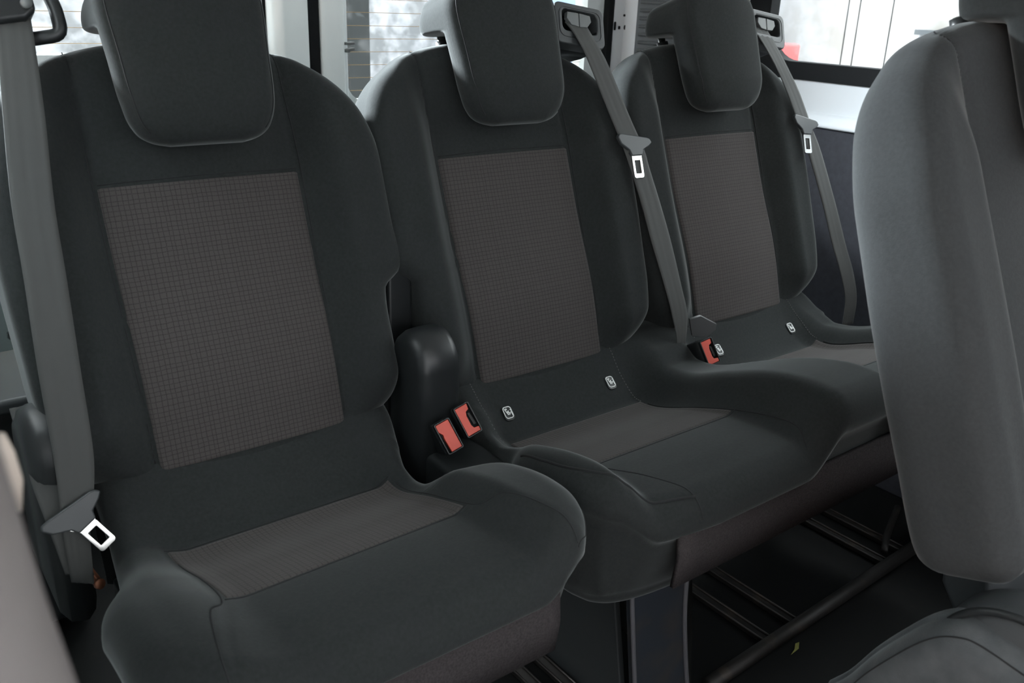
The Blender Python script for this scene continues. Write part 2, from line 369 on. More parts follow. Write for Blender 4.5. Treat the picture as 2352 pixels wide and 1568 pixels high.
def belt_guide(parent, to3, x0, mirror=1):
    """tilted plastic bezel on the shoulder of the backrest; the belt comes out of its slot"""
    ca, sa = math.cos(-.14 * mirror), math.sin(-.14 * mirror)
    def g3(a, b, d): return to3(x0 + mirror * 0 + a * ca - b * sa, .520 + a * sa + b * ca, d)
    out = rrect(.104, .066, .011); n = len(out)
    inn = rrect(.074, .034, .009, cy=.006)
    h = frame_plate('belt_guide', out, inn, g3, .036, .006, PLAD, parent, bev=.0025)
    # body behind the bezel
    V, F = [], []
    rings = [(1, .007), (1.0, -.02), (.86, -.05), (.5, -.062)]
    for sc, d in rings: V += [g3(p[0] * sc, p[1] * sc - (1 - sc) * .02, d) for p in out]
    for k in range(len(rings) - 1):
        for i in range(n): F.append((k * n + i, k * n + (i + 1) % n, (k + 1) * n + (i + 1) % n, (k + 1) * n + i))
    F.append(tuple(range((len(rings) - 1) * n, len(rings) * n))); F.append(tuple(range(n - 1, -1, -1)))
    link('guide_body', V, F, PLA, h)
    rim = frame_plate('guide_rim', rrect(.088, .048, .012, cy=.002), rrect(.0865, .0465, .0115, cy=.002), g3, .0368, .0355, PLA, h)
    for s_ in (-1, 1):
        pc = [(s_ * .001, .021), (s_ * .024, .020), (s_ * .026, .010), (s_ * .017, .0), (s_ * .001, -.0015)]
        prism('guide_flap', [g3(a, b, .034) for a, b in pc], Vector(g3(0, 0, .026)) - Vector(g3(0, 0, .034)), PLAG, h, .001)
    return h
# cushion height profile along y (0 = crease with the backrest)
CZ = crv([-.43, -.36, -.33, -.268, -.20, -.12, -.08, -.04, .0, .03, .07], [.483, .486, .485, .476, .456, .428, .424, .452, .499, .508, .508])
def cushion_side(t): return .004 * math.sin(min(1, t * 3) * math.pi) - .020 * float(sm(.02, .22, t)) - .030 * (max(0, t - .30) / .70)**1.2
def make_flap(parent, x0, x1, y=-.410, z1=.446, z0=.363):
    n = 24; V, F = [], []
    for i in range(n + 1):
        x = x0 + (x1 - x0) * i / n
        for (yy, zz) in ((y, z1), (y - .004, (z1 + z0) / 2), (y + .002, z0), (y + .008, z0), (y + .004, (z0 + z1) / 2), (y + .008, z1)):
            V.append((x, yy, zz))
    for i in range(n):
        for k in range(6): F.append((i * 6 + k, i * 6 + (k + 1) % 6, i * 6 + 6 + (k + 1) % 6, i * 6 + 6 + k))
    F += [tuple(range(6)), tuple(n * 6 + k for k in range(5, -1, -1))]
    return link('front_flap', V, F, FLAP, parent)
ID3 = lambda a, b, h: (a, b, h)
# --- single seat (seat on the left)
SL = empty('single_seat', (0, -.1, 0), 'single charcoal seat with checked grey panel, nearest of the row, left of the bench', 'seat')
xr = crv([-.418, -.412, -.395, -.355, -.31, -.25, -.205, -.183, -.165, -.14, -.08, 0, .07], [.165, .19, .215, .242, .252, .254, .247, .226, .186, .172, .176, .196, .200])
xlf = crv([-.418, -.412, -.395, -.355, -.31, -.25, -.205, -.165, -.12, -.06, 0, .07], [.165, .19, .215, .245, .254, .254, .246, .228, .210, .200, .198, .200])
def bolster(ax, y, h=.034): return h * sm(.128, .182, ax + .018 * sm(-.12, -.02, y) - .012 * sm(-.3, -.4, y)) * sm(.01, -.07, y)
def single_top(x, y):
    return CZ(y) + np.where(x < 0, .026 * sm(.120, .200, -x) * sm(.01, -.07, y), bolster(np.abs(x), y)) - .0015 * np.exp(-((np.abs(x) - .150 - .03 * sm(-.26, -.40, y)) / .005)**2) * sm(-.05, -.1, y)
PC1 = Pillow(lambda b: -xlf(b), xr, -.418, .07, single_top, lambda a, b: .312 + 0 * a, rf=lambda a, b: np.where(b > -.05, .03, .036), rb=.02, to3=ID3, na=110, nb=120, side=cushion_side, nside=16, inset=.050)
cu = PC1.mesh('cushion', FAB, SL)
PC1.patch('checked_panel', [(-.146, -.272), (.146, -.262), (.1435, -.085), (-.150, -.085)], CHK, cu, n=90, mm=60)
PC1.line('seam', [(-.147, -.274), (0, -.268), (.147, -.264)], THR, cu)
PC1.line('seam', [(-.15, -.083), (0, -.083), (.1435, -.083)], THR, cu)
for g in (-1, 1):
    PC1.line('seam', [(g * .146, -.1), (g * .148, -.262), (g * .170, -.303), (g * .182, -.347), (g * .189, -.385), (g * .19, -.409)], THR, cu)
PC1.line('seam', [(.19, -.4105), (.215, -.394), (.243, -.352)], THR, cu)
make_flap(SL, -.165, .168)
b1, PB1, B1 = make_back(SL, 0, cut='R')
make_headrest(SL, B1)

# --- double bench
XA, XB, XM = .475, .9606, .718
DB = empty('double_bench_seat', (XM, -.1, 0), 'double charcoal bench seat with two checked grey backrests and one continuous cushion', 'seat')
bl = crv([-.418, -.414, -.408, -.395, -.372, -.345, -.31, -.25, -.205, -.183, -.165, -.14, -.08, 0, .07], [.43, .385, .345, .305, .277, .266, .261, .261, .266, .276, .288, .293, .296, .292, .29])
br = crv([-.418, -.412, -.395, -.355, -.31, -.25, -.2, -.1, 0, .07], [1.13, 1.16, 1.185, 1.208, 1.218, 1.22, 1.215, 1.2, 1.18, 1.17])
def bench_top(x, y):
    fw = sm(-.12, -.36, y); xm = XM + .022 * fw
    ridge = (.047 + .014 * fw) * (1 - sm(.030 + .022 * fw, .105 + .03 * fw, np.abs(x - xm))) * sm(.01, -.06, y)
    return CZ(y) + bolster(XA - x, y, .036) * (x < XA) + bolster(x - XB, y) * (x > XB) + ridge - .0015 * np.exp(-((XA - x - .150 - .03 * sm(-.26, -.40, y)) / .005)**2) * sm(-.05, -.1, y)
PC2 = Pillow(bl, br, -.418, .07, bench_top, lambda a, b: .312 + 0 * a, rf=lambda a, b: np.where(b > -.05, .028, .036), rb=.02, to3=ID3, na=200, nb=120, side=cushion_side, nside=16, inset=.050)
cu2 = PC2.mesh('cushion', FAB, DB)
for X in (XA, XB):
    PC2.patch('checked_panel', [(X - .130, -.266), (X + .150, -.266), (X + .146, -.083), (X - .128, -.083)], CHK, cu2, n=90, mm=60)
    PC2.line('seam', [(X - .130, -.268), (X, -.268), (X + .150, -.268)], THR, cu2)
    PC2.line('stitching', [(X - .145, -.002), (X - .143, -.04), (X - .135, -.085)], THRL, cu2, r=.0008, dash=True, n=44)
    PC2.line('stitching', [(X + .142, -.002), (X + .143, -.04), (X + .146, -.085)], THRL, cu2, r=.0008, dash=True, n=44)
    PC2.line('seam', [(X + .147, -.1), (X + .150, -.266), (X + .155, -.36), (X + .14, -.40)], THR, cu2)
PC2.line('seam', [(.335, -.1), (.343, -.262), (.368, -.33), (.388, -.38), (.392, -.414)], THR, cu2)
PC2.line('piping', [(.277, -.2), (.272, -.25), (.274, -.30), (.288, -.345), (.32, -.378), (.392, -.398)], THR, cu2, r=.0018)
make_flap(DB, .360, 1.15)
for k_, X in enumerate((XA, XB)):
    bo, pb, t3 = make_back(DB, X, cut='L' if k_ == 0 else '')
    make_headrest(DB, t3); belt_guide(bo, t3, .168)
    if k_ == 0: BA = t3
    else: BB = t3
# child-seat anchor tags on the rear slope of the bench cushion
def anchor_tag(x):
    y = -.042; e = .004; z = float(PC2.top(x, y)); z2 = float(PC2.top(x, y + e)); tg = Vector((0, e, z2 - z)).normalized(); nr = Vector((1, 0, 0)).cross(tg); c = Vector((x, y, z))
    def t3(a, b, d): return tuple(c + Vector((1, 0, 0)) * a + tg * b + nr * d)
    o = prism('anchor_tag', [t3(a, b, -.001) for a, b in rrect(.0185, .024, .006)], nr * .003, PLA, DB, .0008)
    o.parent = cu2; o.matrix_parent_inverse = Matrix()
    frame_plate('tag_border', rrect(.0155, .0195, .0045, cy=.001), rrect(.0128, .0168, .0036, cy=.001), t3, .0028, .0022, WHT, o)
    sy = [[(-.0052, .0075), (-.0037, .0078), (-.001, -.001), (.003, -.001), (.003, -.0026), (-.002, -.0030)],
          [(-.0022, .0018), (.0002, .0040), (.0022, .0035), (.0006, .0012), (.0040, .0008), (.0048, -.0008), (0, -.0004)],
          [(.0048, .0022), (.0066, .0022), (.0070, -.0070), (.0054, -.0070)]]
    V, F = [], []
    for pg in sy + [[(-.0015 + .0014 * math.cos(q), .0066 + .0014 * math.sin(q)) for q in np.linspace(0, 5.6, 9)], [(.0056 + .0012 * math.cos(q), .0045 + .0012 * math.sin(q)) for q in np.linspace(0, 5.6, 9)]]:
        st = len(V); n = len(pg); V += [t3(a, b, .0029) for a, b in pg] + [t3(a, b, .0022) for a, b in pg]
        F.append(tuple(range(st, st + n))); F += [(st + i, st + (i + 1) % n, st + n + (i + 1) % n, st + n + i) for i in range(n)]
    link('child_seat_symbol', V, F, WHT, o, smooth=False)
for x in (.376, .589, .861, 1.077): anchor_tag(x)
# recliner cover between the single seat and the bench
def recliner(parent, x0, x1, yc, zc, ry, rz, zb, m=PLA, name='recliner_cover'):
    prof = [(yc + ry * math.cos(a), zc + rz * math.sin(a)) for a in np.linspace(-.25, math.pi + .15, 26)]
    prof += [(yc - ry * 1.02, zc - rz * .6), (yc - ry * .9, zb), (yc + ry * 1.3, zb), (yc + ry * 1.15, zc - rz * .9)]
    n = len(prof); cy_, cz_ = yc, zc - .01; rings = []
    for x, sc in ((x0, .72), (x0 + .006, .9), (x0 + .016, .98), (x0 + .03, 1.0), (x1 - .012, 1.0), (x1 - .003, .95), (x1, .88)):
        rings.append([(x, cy_ + (p[0] - cy_) * sc, cz_ + (p[1] - cz_) * sc) for p in prof])
    V = [p for r in rings for p in r]; F = []
    for k in range(len(rings) - 1):
        for i in range(n): F.append((k * n + i, k * n + (i + 1) % n, (k + 1) * n + (i + 1) % n, (k + 1) * n + i))
    F.append(tuple(range(n))); F.append(tuple(range(len(V) - 1, len(V) - n - 1, -1)))
    return link(name, V, F, m, parent)
rc = recliner(DB, .205, .268, -.026, .560, .046, .052, .33)
box('gap_filler_plate', (.222, .045, .30), (.262, .075, .69), PLA, DB, .006)  # black plate added to close the bright gap, in place of the fabric gusset
lowb = box('hinge_bracket', (.215, -.15, .30), (.30, .04, .44), PLA, DB, .01)
# side shield on the outer side of the single seat
sh = recliner(SL, -.262, -.215, .03, .540, .055, .055, .33)
sh.name = 'side_shield'
# pedestal legs
def leg(parent, x, flip=1):
    y0, y1 = -.315, -.06
    pf = [(x - .075, .35), (x + .045, .35), (x + .050, .22), (x + .075, .08), (x + .098, 0), (x - .02, 0), (x - .035, .08), (x - .062, .25)]
    o = prism('leg', [(a, y0, z) for a, z in pf], (0, .012, 0), LEGM, parent, .003)
    tube('leg_flange', smooth_pts([(x + .045, y0 - .002, .35), (x + .050, y0 - .002, .22), (x + .075, y0 - .002, .08), (x + .098, y0 - .002, 0)], 16), .0035, FLG, o)
    tube('leg_flange', smooth_pts([(x - .075, y0 - .002, .35), (x - .062, y0 - .002, .25), (x - .035, y0 - .002, .08), (x - .02, y0 - .002, 0)], 16), .0035, FLG, o)
    rb = prism('leg_brace', [(x + .045, y0, .35), (x + .050, y0, .22), (x + .098, y0, 0), (x + .15, y1, 0), (x + .10, y1, .35)], (.004, 0, 0), STE, o, .001)
    return o
leg(DB, .455)
prism('leg', [(1.06, -.06, .31), (1.12, -.06, .31), (1.14, -.06, 0), (1.04, -.06, 0)], (0, .05, 0), PLA, DB, .004)
box('seat_pan', (.38, -.33, .295), (1.14, .02, .315), PLA, DB, .006)
prism('base_side_panel', [(.438, -.28, .0), (.438, .12, .0), (.438, .12, .30), (.438, -.22, .30)], (.012, 0, 0), PLAD, DB, .003)
for x in (-.13, .13):
    o = prism('leg', [(x - .03, -.30, .35), (x + .03, -.30, .35), (x + .045, -.30, 0), (x - .045, -.30, 0)], (0, .24, 0), LEGM, SL, .006)
box('seat_pan', (-.19, -.36, .318), (.19, .02, .35), PLA, SL, .006)

# ------------------------------------------------------------------ seat belts
def ribbon(name, edges, m, parent, th=.0013, cup=.0, n=70):
    """edges: list of (left point, right point)"""
    Lp = smooth_pts([e[0] for e in edges], n); Rp = smooth_pts([e[1] for e in edges], n); K = 9; V, F = [], []
    for i in range(n):
        l, r = Vector(Lp[i]), Vector(Rp[i]); t = Vector(Lp[min(i + 1, n - 1)]) - Vector(Lp[max(i - 1, 0)]); nr = (r - l).cross(t)
        nr = nr.normalized() if nr.length > 1e-9 else Vector((0, -1, 0))
        if nr.y > 0: nr = -nr
        for sd in (0, 1):
            for k in range(K):
                u = k / (K - 1); c = cup * (1 - (2 * u - 1)**2) + .0006 * math.sin(u * 19 + i * .13) ; V.append(tuple(l.lerp(r, u) + nr * (c - sd * th)))
    for i in range(n - 1):
        a, b = i * 2 * K, (i + 1) * 2 * K
        for k in range(K - 1):
            F.append((a + k, a + k + 1, b + k + 1, b + k)); F.append((a + K + k + 1, a + K + k, b + K + k, b + K + k + 1))
        F.append((a, b, b + K, a + K)); F.append((a + K - 1, a + 2 * K - 1, b + 2 * K - 1, b + K - 1))
    F.append(tuple(list(range(K)) + list(range(2 * K - 1, K - 1, -1)))); e = (n - 1) * 2 * K
    F.append(tuple([e + k for k in range(K - 1, -1, -1)] + [e + K + k for k in range(K)]))
    return link(name, V, F, m, parent)
def tongue(parent, t3):
    """t3(a,b,d): a across the belt, b along (positive up), d out. plastic head with slot and steel plate"""
    hd = [(-.040, .012), (-.036, .0175), (-.028, .0175), (.030, .0085), (.036, .006), (.040, -.001), (.032, -.0065), (.017, -.0125), (.013, -.022), (-.013, -.022), (-.017, -.012), (-.034, .0)]
    o = prism('tongue_head', [t3(a, b, .0075) for a, b in hd], Vector(t3(0, 0, 0)) - Vector(t3(0, 0, .0075)), PLAD, parent, .0022)
    out = rrect(.0235, .040, .004, n=3, cy=-.0405); inn = rrect(.0135, .0225, .0012, n=3, cy=-.041)
    frame_plate('latch_plate', out, inn, t3, .0048, .0022, MET, o, bev=.0006)
    prism('latch_neck', [t3(-.0185, -.0105, .0052), t3(-.011, -.0235, .0050), t3(.011, -.0235, .0050), t3(.0165, -.012, .0052), t3(.0125, -.012, .0052), t3(.0085, -.0205, .0050), t3(-.0085, -.0205, .0050), t3(-.0145, -.0105, .0052)], Vector(t3(0, 0, -.003)) - Vector(t3(0, 0, 0)), MET, o)
    return o
def rot3(t3, x, s, d, ang, sc=1., tilt=0.):
    c, sn = math.cos(ang), math.sin(ang)
    return lambda a, b, e: t3(x + sc * (a * c - b * sn), s + sc * (a * sn + b * c), d + sc * (e + tilt * b))
D2 = .047
belt2 = empty('seat_belt', (.68, .1, .8), 'dark grey belt crossing the right shoulder of the middle backrest, tongue hanging at chest height', 'seat belt')
e2 = [((.142, .528), (.187, .522), .030), ((.148, .505), (.190, .495), .040), ((.159, .467), (.203, .455), D2), ((.186, .382), (.234, .366), D2), ((.205, .327), (.255, .312), D2), ((.214, .294), (.261, .279), D2),
      ((.228, .227), (.274, .213), D2), ((.237, .16), (.284, .148), D2), ((.250, .083), (.291, .072), D2), ((.259, .028), (.296, .020), .045), ((.268, -.03), (.288, -.036), .035), ((.268, -.075), (.288, -.08), .01)]
ribbon('webbing', [(BA(a[0], a[1], d), BA(b[0], b[1], d)) for a, b, d in e2], WEB, belt2)
tongue(belt2, rot3(BA, .233, .322, D2 - .002, -.02 , .96))
belt3 = empty('seat_belt', (1.15, .1, .8), 'light grey belt down the right side of the backrest by the side window', 'seat belt')
e3 = [((.126, .526), (.173, .521), .030), ((.137, .495), (.180, .488), .040), ((.155, .452), (.198, .440), D2), ((.181, .400), (.225, .388), D2), ((.204, .336), (.247, .324), D2), ((.222, .283), (.267, .271), D2), ((.245, .176), (.290, .164), D2), ((.258, .087), (.304, .077), D2),
      ((.270, .031), (.315, .022), D2), ((.285, -.03), (.325, -.036), .04), ((.29, -.09), (.33, -.09), .02)]
ribbon('webbing', [(BB(a[0], a[1], d), BB(b[0], b[1], d)) for a, b, d in e3], WEB, belt3)
tongue(belt3, rot3(BB, .226, .330, D2 - .002, -.10, .96))
belt1 = empty('seat_belt', (-.2, .0, .75), 'brownish grey belt down the left side of the nearest seat, tongue low at its hip', 'seat belt')
D1 = .055
e1 = [((-.196, .56), (-.160, .556), .02), ((-.202, .50), (-.166, .499), .045), ((-.214, .412), (-.174, .410), D1), ((-.222, .346), (-.181, .343), D1), ((-.226, .30), (-.185, .296), D1), ((-.229, .237), (-.188, .231), D1),
      ((-.235, .142), (-.194, .134), D1), ((-.239, .045), (-.200, .036), D1), ((-.243, -.005), (-.212, -.02), D1), ((-.246, -.04), (-.220, -.05), .05), ((-.246, -.10), (-.224, -.11), .03)]
ribbon('webbing', [(B1(a[0], a[1], d), B1(b[0], b[1], d)) for a, b, d in e1], WEB, belt1)
ribbon('lap_webbing', [(B1(-.262, .10, -.02), B1(-.226, .10, -.02)), (B1(-.262, .03, .02), B1(-.232, .03, .02)), (B1(-.258, -.03, .045), B1(-.23, -.035, .045)), (B1(-.25, -.09, .03), B1(-.222, -.1, .03))], WEB, belt1)
tongue(belt1, rot3(B1, -.232, -.022, D1 + .002, .55, .86))
# anchor bracket at the hip of the single seat
an = prism('belt_anchor', [(-.238, -.040, .440), (-.233, -.044, .440), (-.219, -.062, .408), (-.223, -.064, .402), (-.232, -.055, .410)], (.004, .003, 0), BRASS, belt1, .001)
tube('anchor_bolt', [(-.220, -.066, .406), (-.218, -.070, .407)], .006, BRASS, an)
# shoulder guide of the single seat: black loop with a free-standing arch
gd = prism('belt_guide', [B1(x, s, .05) for x, s in ((-.215, .545), (-.160, .545), (-.158, .522), (-.170, .512), (-.215, .505))], Vector(B1(0, 0, -.02)) - Vector(B1(0, 0, .05)), PLA, b1, .006)
tube('guide_loop', smooth_pts([B1(-.150, .60, .02), B1(-.143, .56, .03), B1(-.136, .522, .035), B1(-.138, .502, .035), B1(-.155, .498, .03), B1(-.18, .498, .02), B1(-.205, .50, .01)], 30), .0075, PLA, gd)
tube('guide_bolt', [B1(-.168, .528, .05), B1(-.168, .528, .056)], .006, PLAG, gd)

# ------------------------------------------------------------------ buckles
def buckle(label, c, ang, slot='right', w_=.0245, h_=.046, group=None, tilt=.5):
    """c = centre of the button face; the button faces forward and up"""
    e = empty('belt_buckle', c, label, 'buckle', group)
    n_ = Vector((-.25, -math.cos(tilt), math.sin(tilt))).normalized(); up = Vector((0, 0, 1)); ax = up.cross(n_).normalized() * -1; ax = n_.cross(up).normalized() * -1
    ax = Vector((1, 0, 0)) - n_ * n_.x; ax.normalize(); v = n_.cross(ax); v = -v if v.z < 0 else v
    ca, sa = math.cos(ang), math.sin(ang); A = ax * ca + v * sa; B = v * ca - ax * sa; c = Vector(c)
    t3 = lambda a, b, d: tuple(c + A * a + B * b + n_ * d)
    body = frame_plate('housing', rrect(w_, h_, .0025, n=3), rrect(w_ - .0036, h_ - .0036, .0018, n=3), t3, .002, -.006, PLA, e, bev=.0006)
    V, F = [], []; o_ = rrect(w_, h_, .0025, n=3); n = len(o_)
    rings = [(1, 1, -.004), (1.0, 1.0, -.02), (.95, .92, -.05), (.8, .8, -.075)]
    for sa_, sb_, d in rings: V += [t3(p[0] * sa_, p[1] * sb_, d) for p in o_]
    for k in range(3):
        for i in range(n): F.append((k * n + i, k * n + (i + 1) % n, (k + 1) * n + (i + 1) % n, (k + 1) * n + i))
    F += [tuple(range(n)), tuple(range(3 * n, 4 * n))]
    link('body', V, F, PLA, e)
    hw, hh = w_ / 2 - .0022, h_ / 2 - .0022
    if slot == 'right': pg = [(-hw, -hh), (hw, -hh), (hw, -hh + .006), (.003, -hh + .007), (.001, -hh + .012), (.001, hh - .016), (.003, hh - .010), (hw - .002, hh - .008), (hw - .001, hh), (-hw, hh)]
    else: pg = [(-hw + .004, -hh), (hw, -hh), (hw, hh), (-hw, hh), (-hw, hh - .010), (-hw + .004, hh - .016), (-hw + .003, 0)]
    prism('release_button', [t3(a, b, .001) for a, b in pg], Vector(t3(0, 0, -.005)) - Vector(t3(0, 0, .001)), RED, e, .0007)
    if slot == 'right': prism('latch_spring', [t3(.005, -.010, -.003), t3(.009, -.010, -.003), t3(.007, .008, -.003), t3(.004, .008, -.003)], n_ * .002, STE, e)
    tube('stalk', [t3(0, 0, -.06), t3(0, -.03, -.10), t3(.0, -.06, -.12)], .008, PLA, e)
    return e
buckle('black buckle with whole red button, left of the pair by the recliner cover', (.226, -.105, .482), .24, 'left')
buckle('black buckle with notched red button, right of the pair by the recliner cover', (.262, -.098, .494), .24, 'right')
bk3 = buckle('black buckle standing alone between the middle and far cushions', (.766, -.098, .487), .12, 'right', w_=.026)
bs = prism('belt_end_flap', [BB(-.163, .012, .052), BB(-.135, -.008, .06), BB(-.140, -.018, .06), BB(-.156, -.028, .05), BB(-.185, -.02, .045), BB(-.185, .01, .045)], (0, .004, .002), PLA, belt2, .001)

# ------------------------------------------------------------------ foreground seat on the right
FX, FY, FZ = .662, -.705, .555
FS = empty('passenger_seat', (FX, FY, 0), 'large grey fabric seat seen from its side, cut off by the right edge', 'seat')
bF, PF, TF = make_back(FS, FX, FY, FZ, k=1.022, m=FABG, insert=None, b0=-.032)
make_headrest(FS, TF, m=FAB, ds=-.016, deep=.045, ws=.8)
fy = crv([-.62, -.60, -.585, -.56], [0, .0, .0, 0])
# cushion of the foreground seat: side outline in (y, z), padded along x
ft = crv([-1.16, -1.14, -1.08, -.95, -.85, -.80, -.762, -.736, -.714, -.694, -.672, -.647, -.625, -.605], [.40, .47, .515, .505, .500, .505, .510, .511, .503, .484, .452, .410, .365, .335])
fb = crv([-1.16, -1.12, -1.0, -.7, -.605], [.38, .345, .33, .325, .325])
PCF = Pillow(lambda b: fb(b), lambda b: ft(b), -1.16, -.605, lambda a, b: 0 * a, lambda a, b: -.075 - .48 * sm(-.80, -.90, b) + 0 * a, rf=.030, rb=.03, to3=lambda a, b, h: (.375 - h, b, a), na=60, nb=110, side=lambda t: .004 * math.sin(math.pi * t))
cF = PCF.mesh('cushion', FABC, FS)
yy = [-1.05, -.95, -.85, -.80, -.762, -.736, -.714, -.694, -.672, -.647, -.63]
PCF.line('seam', [(float(ft(y)) - .010, y - (.006 if y > -.74 else 0)) for y in yy], THR, cF, r=.0008)
rF = recliner(FS, .40, .46, -.778, .462, .082, .078, .36, m=PLAD)
tube('cover_rim', [(.402, -.778 + .076 * math.cos(a), .462 + .073 * math.sin(a)) for a in np.linspace(-.2, math.pi, 30)], .004, PLA, rF)
box('seat_base', (.47, -1.08, 0), (.92, -.66, .34), PLA, FS, .02)
prism('back_cover', [(.50, -.690, .545), (.50, -.648, .545), (.50, -.655, .466), (.50, -.678, .434), (.50, -.70, .34), (.50, -.74, .34)], (.33, 0, 0), PLAD, FS, .006)
box('cushion_pad', (.455, -1.14, .345), (.88, -.775, .475), FABG, FS, .03)

# ------------------------------------------------------------------ the van
YR, XW, XL, ZR = .9, 1.45, -.39, 1.5
def S(o): o['kind'] = 'structure'; return o
S(box('floor', (XL - .1, -2.4, -.03), (XW + .12, YR + .1, 0), MATF))
S(box('ceiling', (XL - .1, -2.4, ZR), (XW + .12, YR + .1, ZR + .05), HEAD))
# rear doors: two leaves meeting at x = .53, each with a window opening
def door(name, x0, x1, wx0, wx1, zs, m):
    """leaf with a rounded opening wx0..wx1 above sill zs"""
    zt = 1.36; r = .045
    outer = []; inner = rrect(wx1 - wx0, zt - zs, r, n=6, cx=(wx0 + wx1) / 2, cy=(zt + zs) / 2)
    W2, H2, cx, cz = (x1 - x0) / 2, ZR / 2, (x0 + x1) / 2, ZR / 2
    for (a, b) in inner:
        dx, dz = a - (wx0 + wx1) / 2, b - (zt + zs) / 2; k = max(abs(dx) / ((wx1 - wx0) / 2), abs(dz) / ((zt - zs) / 2))
        u, v = dx / k / ((wx1 - wx0) / 2), dz / k / ((zt - zs) / 2)
        outer.append((cx + u * W2, cz + v * H2))
    return S(frame_plate(name, outer, inner, lambda a, b, d: (a, YR + d, b), 0, .05, m, None))
door('door_1', XL, .505, -.26, .420, .905, PAINT)
door('door_2', .555, 1.395, .612, 1.335, .800, PAINT)
# vertical pressings of the two leaves beside the central seal
def pressing(name, prof, z0, z1, m):
    n = len(prof); V = [(x, YR - d, z0) for x, d in prof] + [(x, YR - d, z1) for x, d in prof]
    V += [(prof[0][0], YR + .01, z0), (prof[-1][0], YR + .01, z0), (prof[0][0], YR + .01, z1), (prof[-1][0], YR + .01, z1)]
    F = [(i, i + 1, n + i + 1, n + i) for i in range(n - 1)] + [tuple(list(range(n)) + [2 * n + 1, 2 * n]), tuple(list(range(n, 2 * n)) + [2 * n + 3, 2 * n + 2]), (0, 2 * n, 2 * n + 2, n), (n - 1, 2 * n + 1, 2 * n + 3, 2 * n - 1)]
    o = link(name, V, F, m, None, smooth=True)
    return S(bevel(o, .003, 2))
pressing('trim_1', [(.424, .012), (.432, .03), (.448, .040), (.470, .036), (.492, .030), (.510, .028)], 0.02, ZR - .02, PAINT)
pressing('trim_2', [(.540, .025), (.552, .030), (.580, .032), (.593, .030), (.597, .012), (.611, .010)], 0.02, ZR - .02, PAINT)
S(box('trim_3', (.511, YR - .020, .02), (.539, YR + .05, ZR - .02), RUB, None, .004))
S(box('trim_4', (.4165, YR - .006, .905), (.4235, YR + .04, 1.36), RUB, None, .002))
# door catch on the right leaf
dc = empty('door_catch', (.603, YR - .01, .925), 'small grey clip catch on the pale edge of the right rear door', 'catch')
for dz in (0, -.016):
    prism('clip', [(.598, YR - .035, .925 + dz), (.616, YR - .035, .927 + dz + (dz < 0) * .004), (.616, YR - .035, .932 + dz + (dz < 0) * .004), (.598, YR - .035, .931 + dz)], (0, .02, 0), PLAG, dc, .001)
def pane(name, pts, ext, m): return S(prism(name, pts, ext, m))
pane('window_1', [(-.27, YR + .02, .895), (.43, YR + .02, .895), (.43, YR + .02, 1.37), (-.27, YR + .02, 1.37)], (0, .004, 0), GLASS)
pane('window_2', [(.602, YR + .02, .79), (1.345, YR + .02, .79), (1.345, YR + .02, 1.37), (.602, YR + .02, 1.37)], (0, .004, 0), GLASS)
def heater(nm, x0, x1, zs):
    V, F = [], []
    for z in zs: tube_into(V, F, [(x0, YR + .017, z), (x1, YR + .017, z)], .0006, 5)
    o = link(nm, V, F, WIRE, None); return S(o)
heater('trim_5', -.26, .42, [.925 + .0285 * i for i in range(16)])
heater('trim_6', .612, 1.335, [.822 + .0285 * i for i in range(19)])
# right rear corner pillar and side wall
S(box('trim_7', (1.395, YR - .02, .0), (1.418, YR + .05, ZR), RUB, None, .004))
pil = S(prism('trim_8', [(1.418, YR - .01, 0), (1.49, YR - .045, 0), (1.56, YR - .06, 0), (1.56, YR + .06, 0), (1.418, YR + .05, 0)], (0, 0, ZR), PAINTW, None, .008))
def plate_hole(nm, x, z, w_, h_, sl=0):
    y = YR - .012 - (x - 1.418) * .49
    o = prism(nm, [(x + a, y - .0035, z + b) for a, b in rrect(w_, h_, min(w_, h_) * .49)], (0, .003, 0), RUB); return S(o)
plate_hole('trim_9', 1.425, .975, .0045, .022); plate_hole('trim_10', 1.436, .971, .006, .009); plate_hole('trim_11', 1.452, .972, .010, .013); plate_hole('trim_12', 1.447, 1.003, .005, .006)
# side wall with a window opening
def side_wall():
    w0, w1, z0, z1 = -1.35, .405, .905, 1.37
    inner = rrect(w1 - w0, z1 - z0, .06, n=6, cx=(w0 + w1) / 2, cy=(z0 + z1) / 2); outer = []
    Y0, Y1, Z0, Z1 = -2.4, YR, .80, ZR
    for a, b in inner:
        dx, dz = a - (w0 + w1) / 2, b - (z0 + z1) / 2; hx, hz = (w1 - w0) / 2, (z1 - z0) / 2; k = max(abs(dx) / hx, abs(dz) / hz); u, v = dx / k / hx, dz / k / hz
        outer.append(((Y0 + Y1) / 2 + u * (Y1 - Y0) / 2, (Z0 + Z1) / 2 + v * (Z1 - Z0) / 2))
    return S(frame_plate('wall_right', outer, inner, lambda a, b, d: (XW + d, a, b), 0, .05, PAINTW, None))
side_wall()
pane('window_3', [(XW + .03, -1.37, .89), (XW + .03, .42, .89), (XW + .03, .42, 1.39), (XW + .03, -1.37, 1.39)], (.004, 0, 0), GLASS2)
fr_o = rrect(1.83, .507, .05, n=8, cx=-.465, cy=1.140); fr_i = rrect(1.72, .435, .075, n=8, cx=-.473, cy=1.143)
S(frame_plate('trim_13', fr_o, fr_i, lambda a, b, d: (XW - d, a, b), .006, -.03, RUB, None, bev=.003))
S(prism('trim_14', [(XW, -2.4, .82), (XW - .012, -2.4, .815), (XW - .020, -2.4, .800), (XW - .020, -2.4, .790), (XW, -2.4, .785)], (0, 3.2, 0), PAINTW, None, .003))
S(box('wall_panel_right', (XW - .010, -2.4, 0), (XW + .05, YR, .788), TRIM, None, .004))
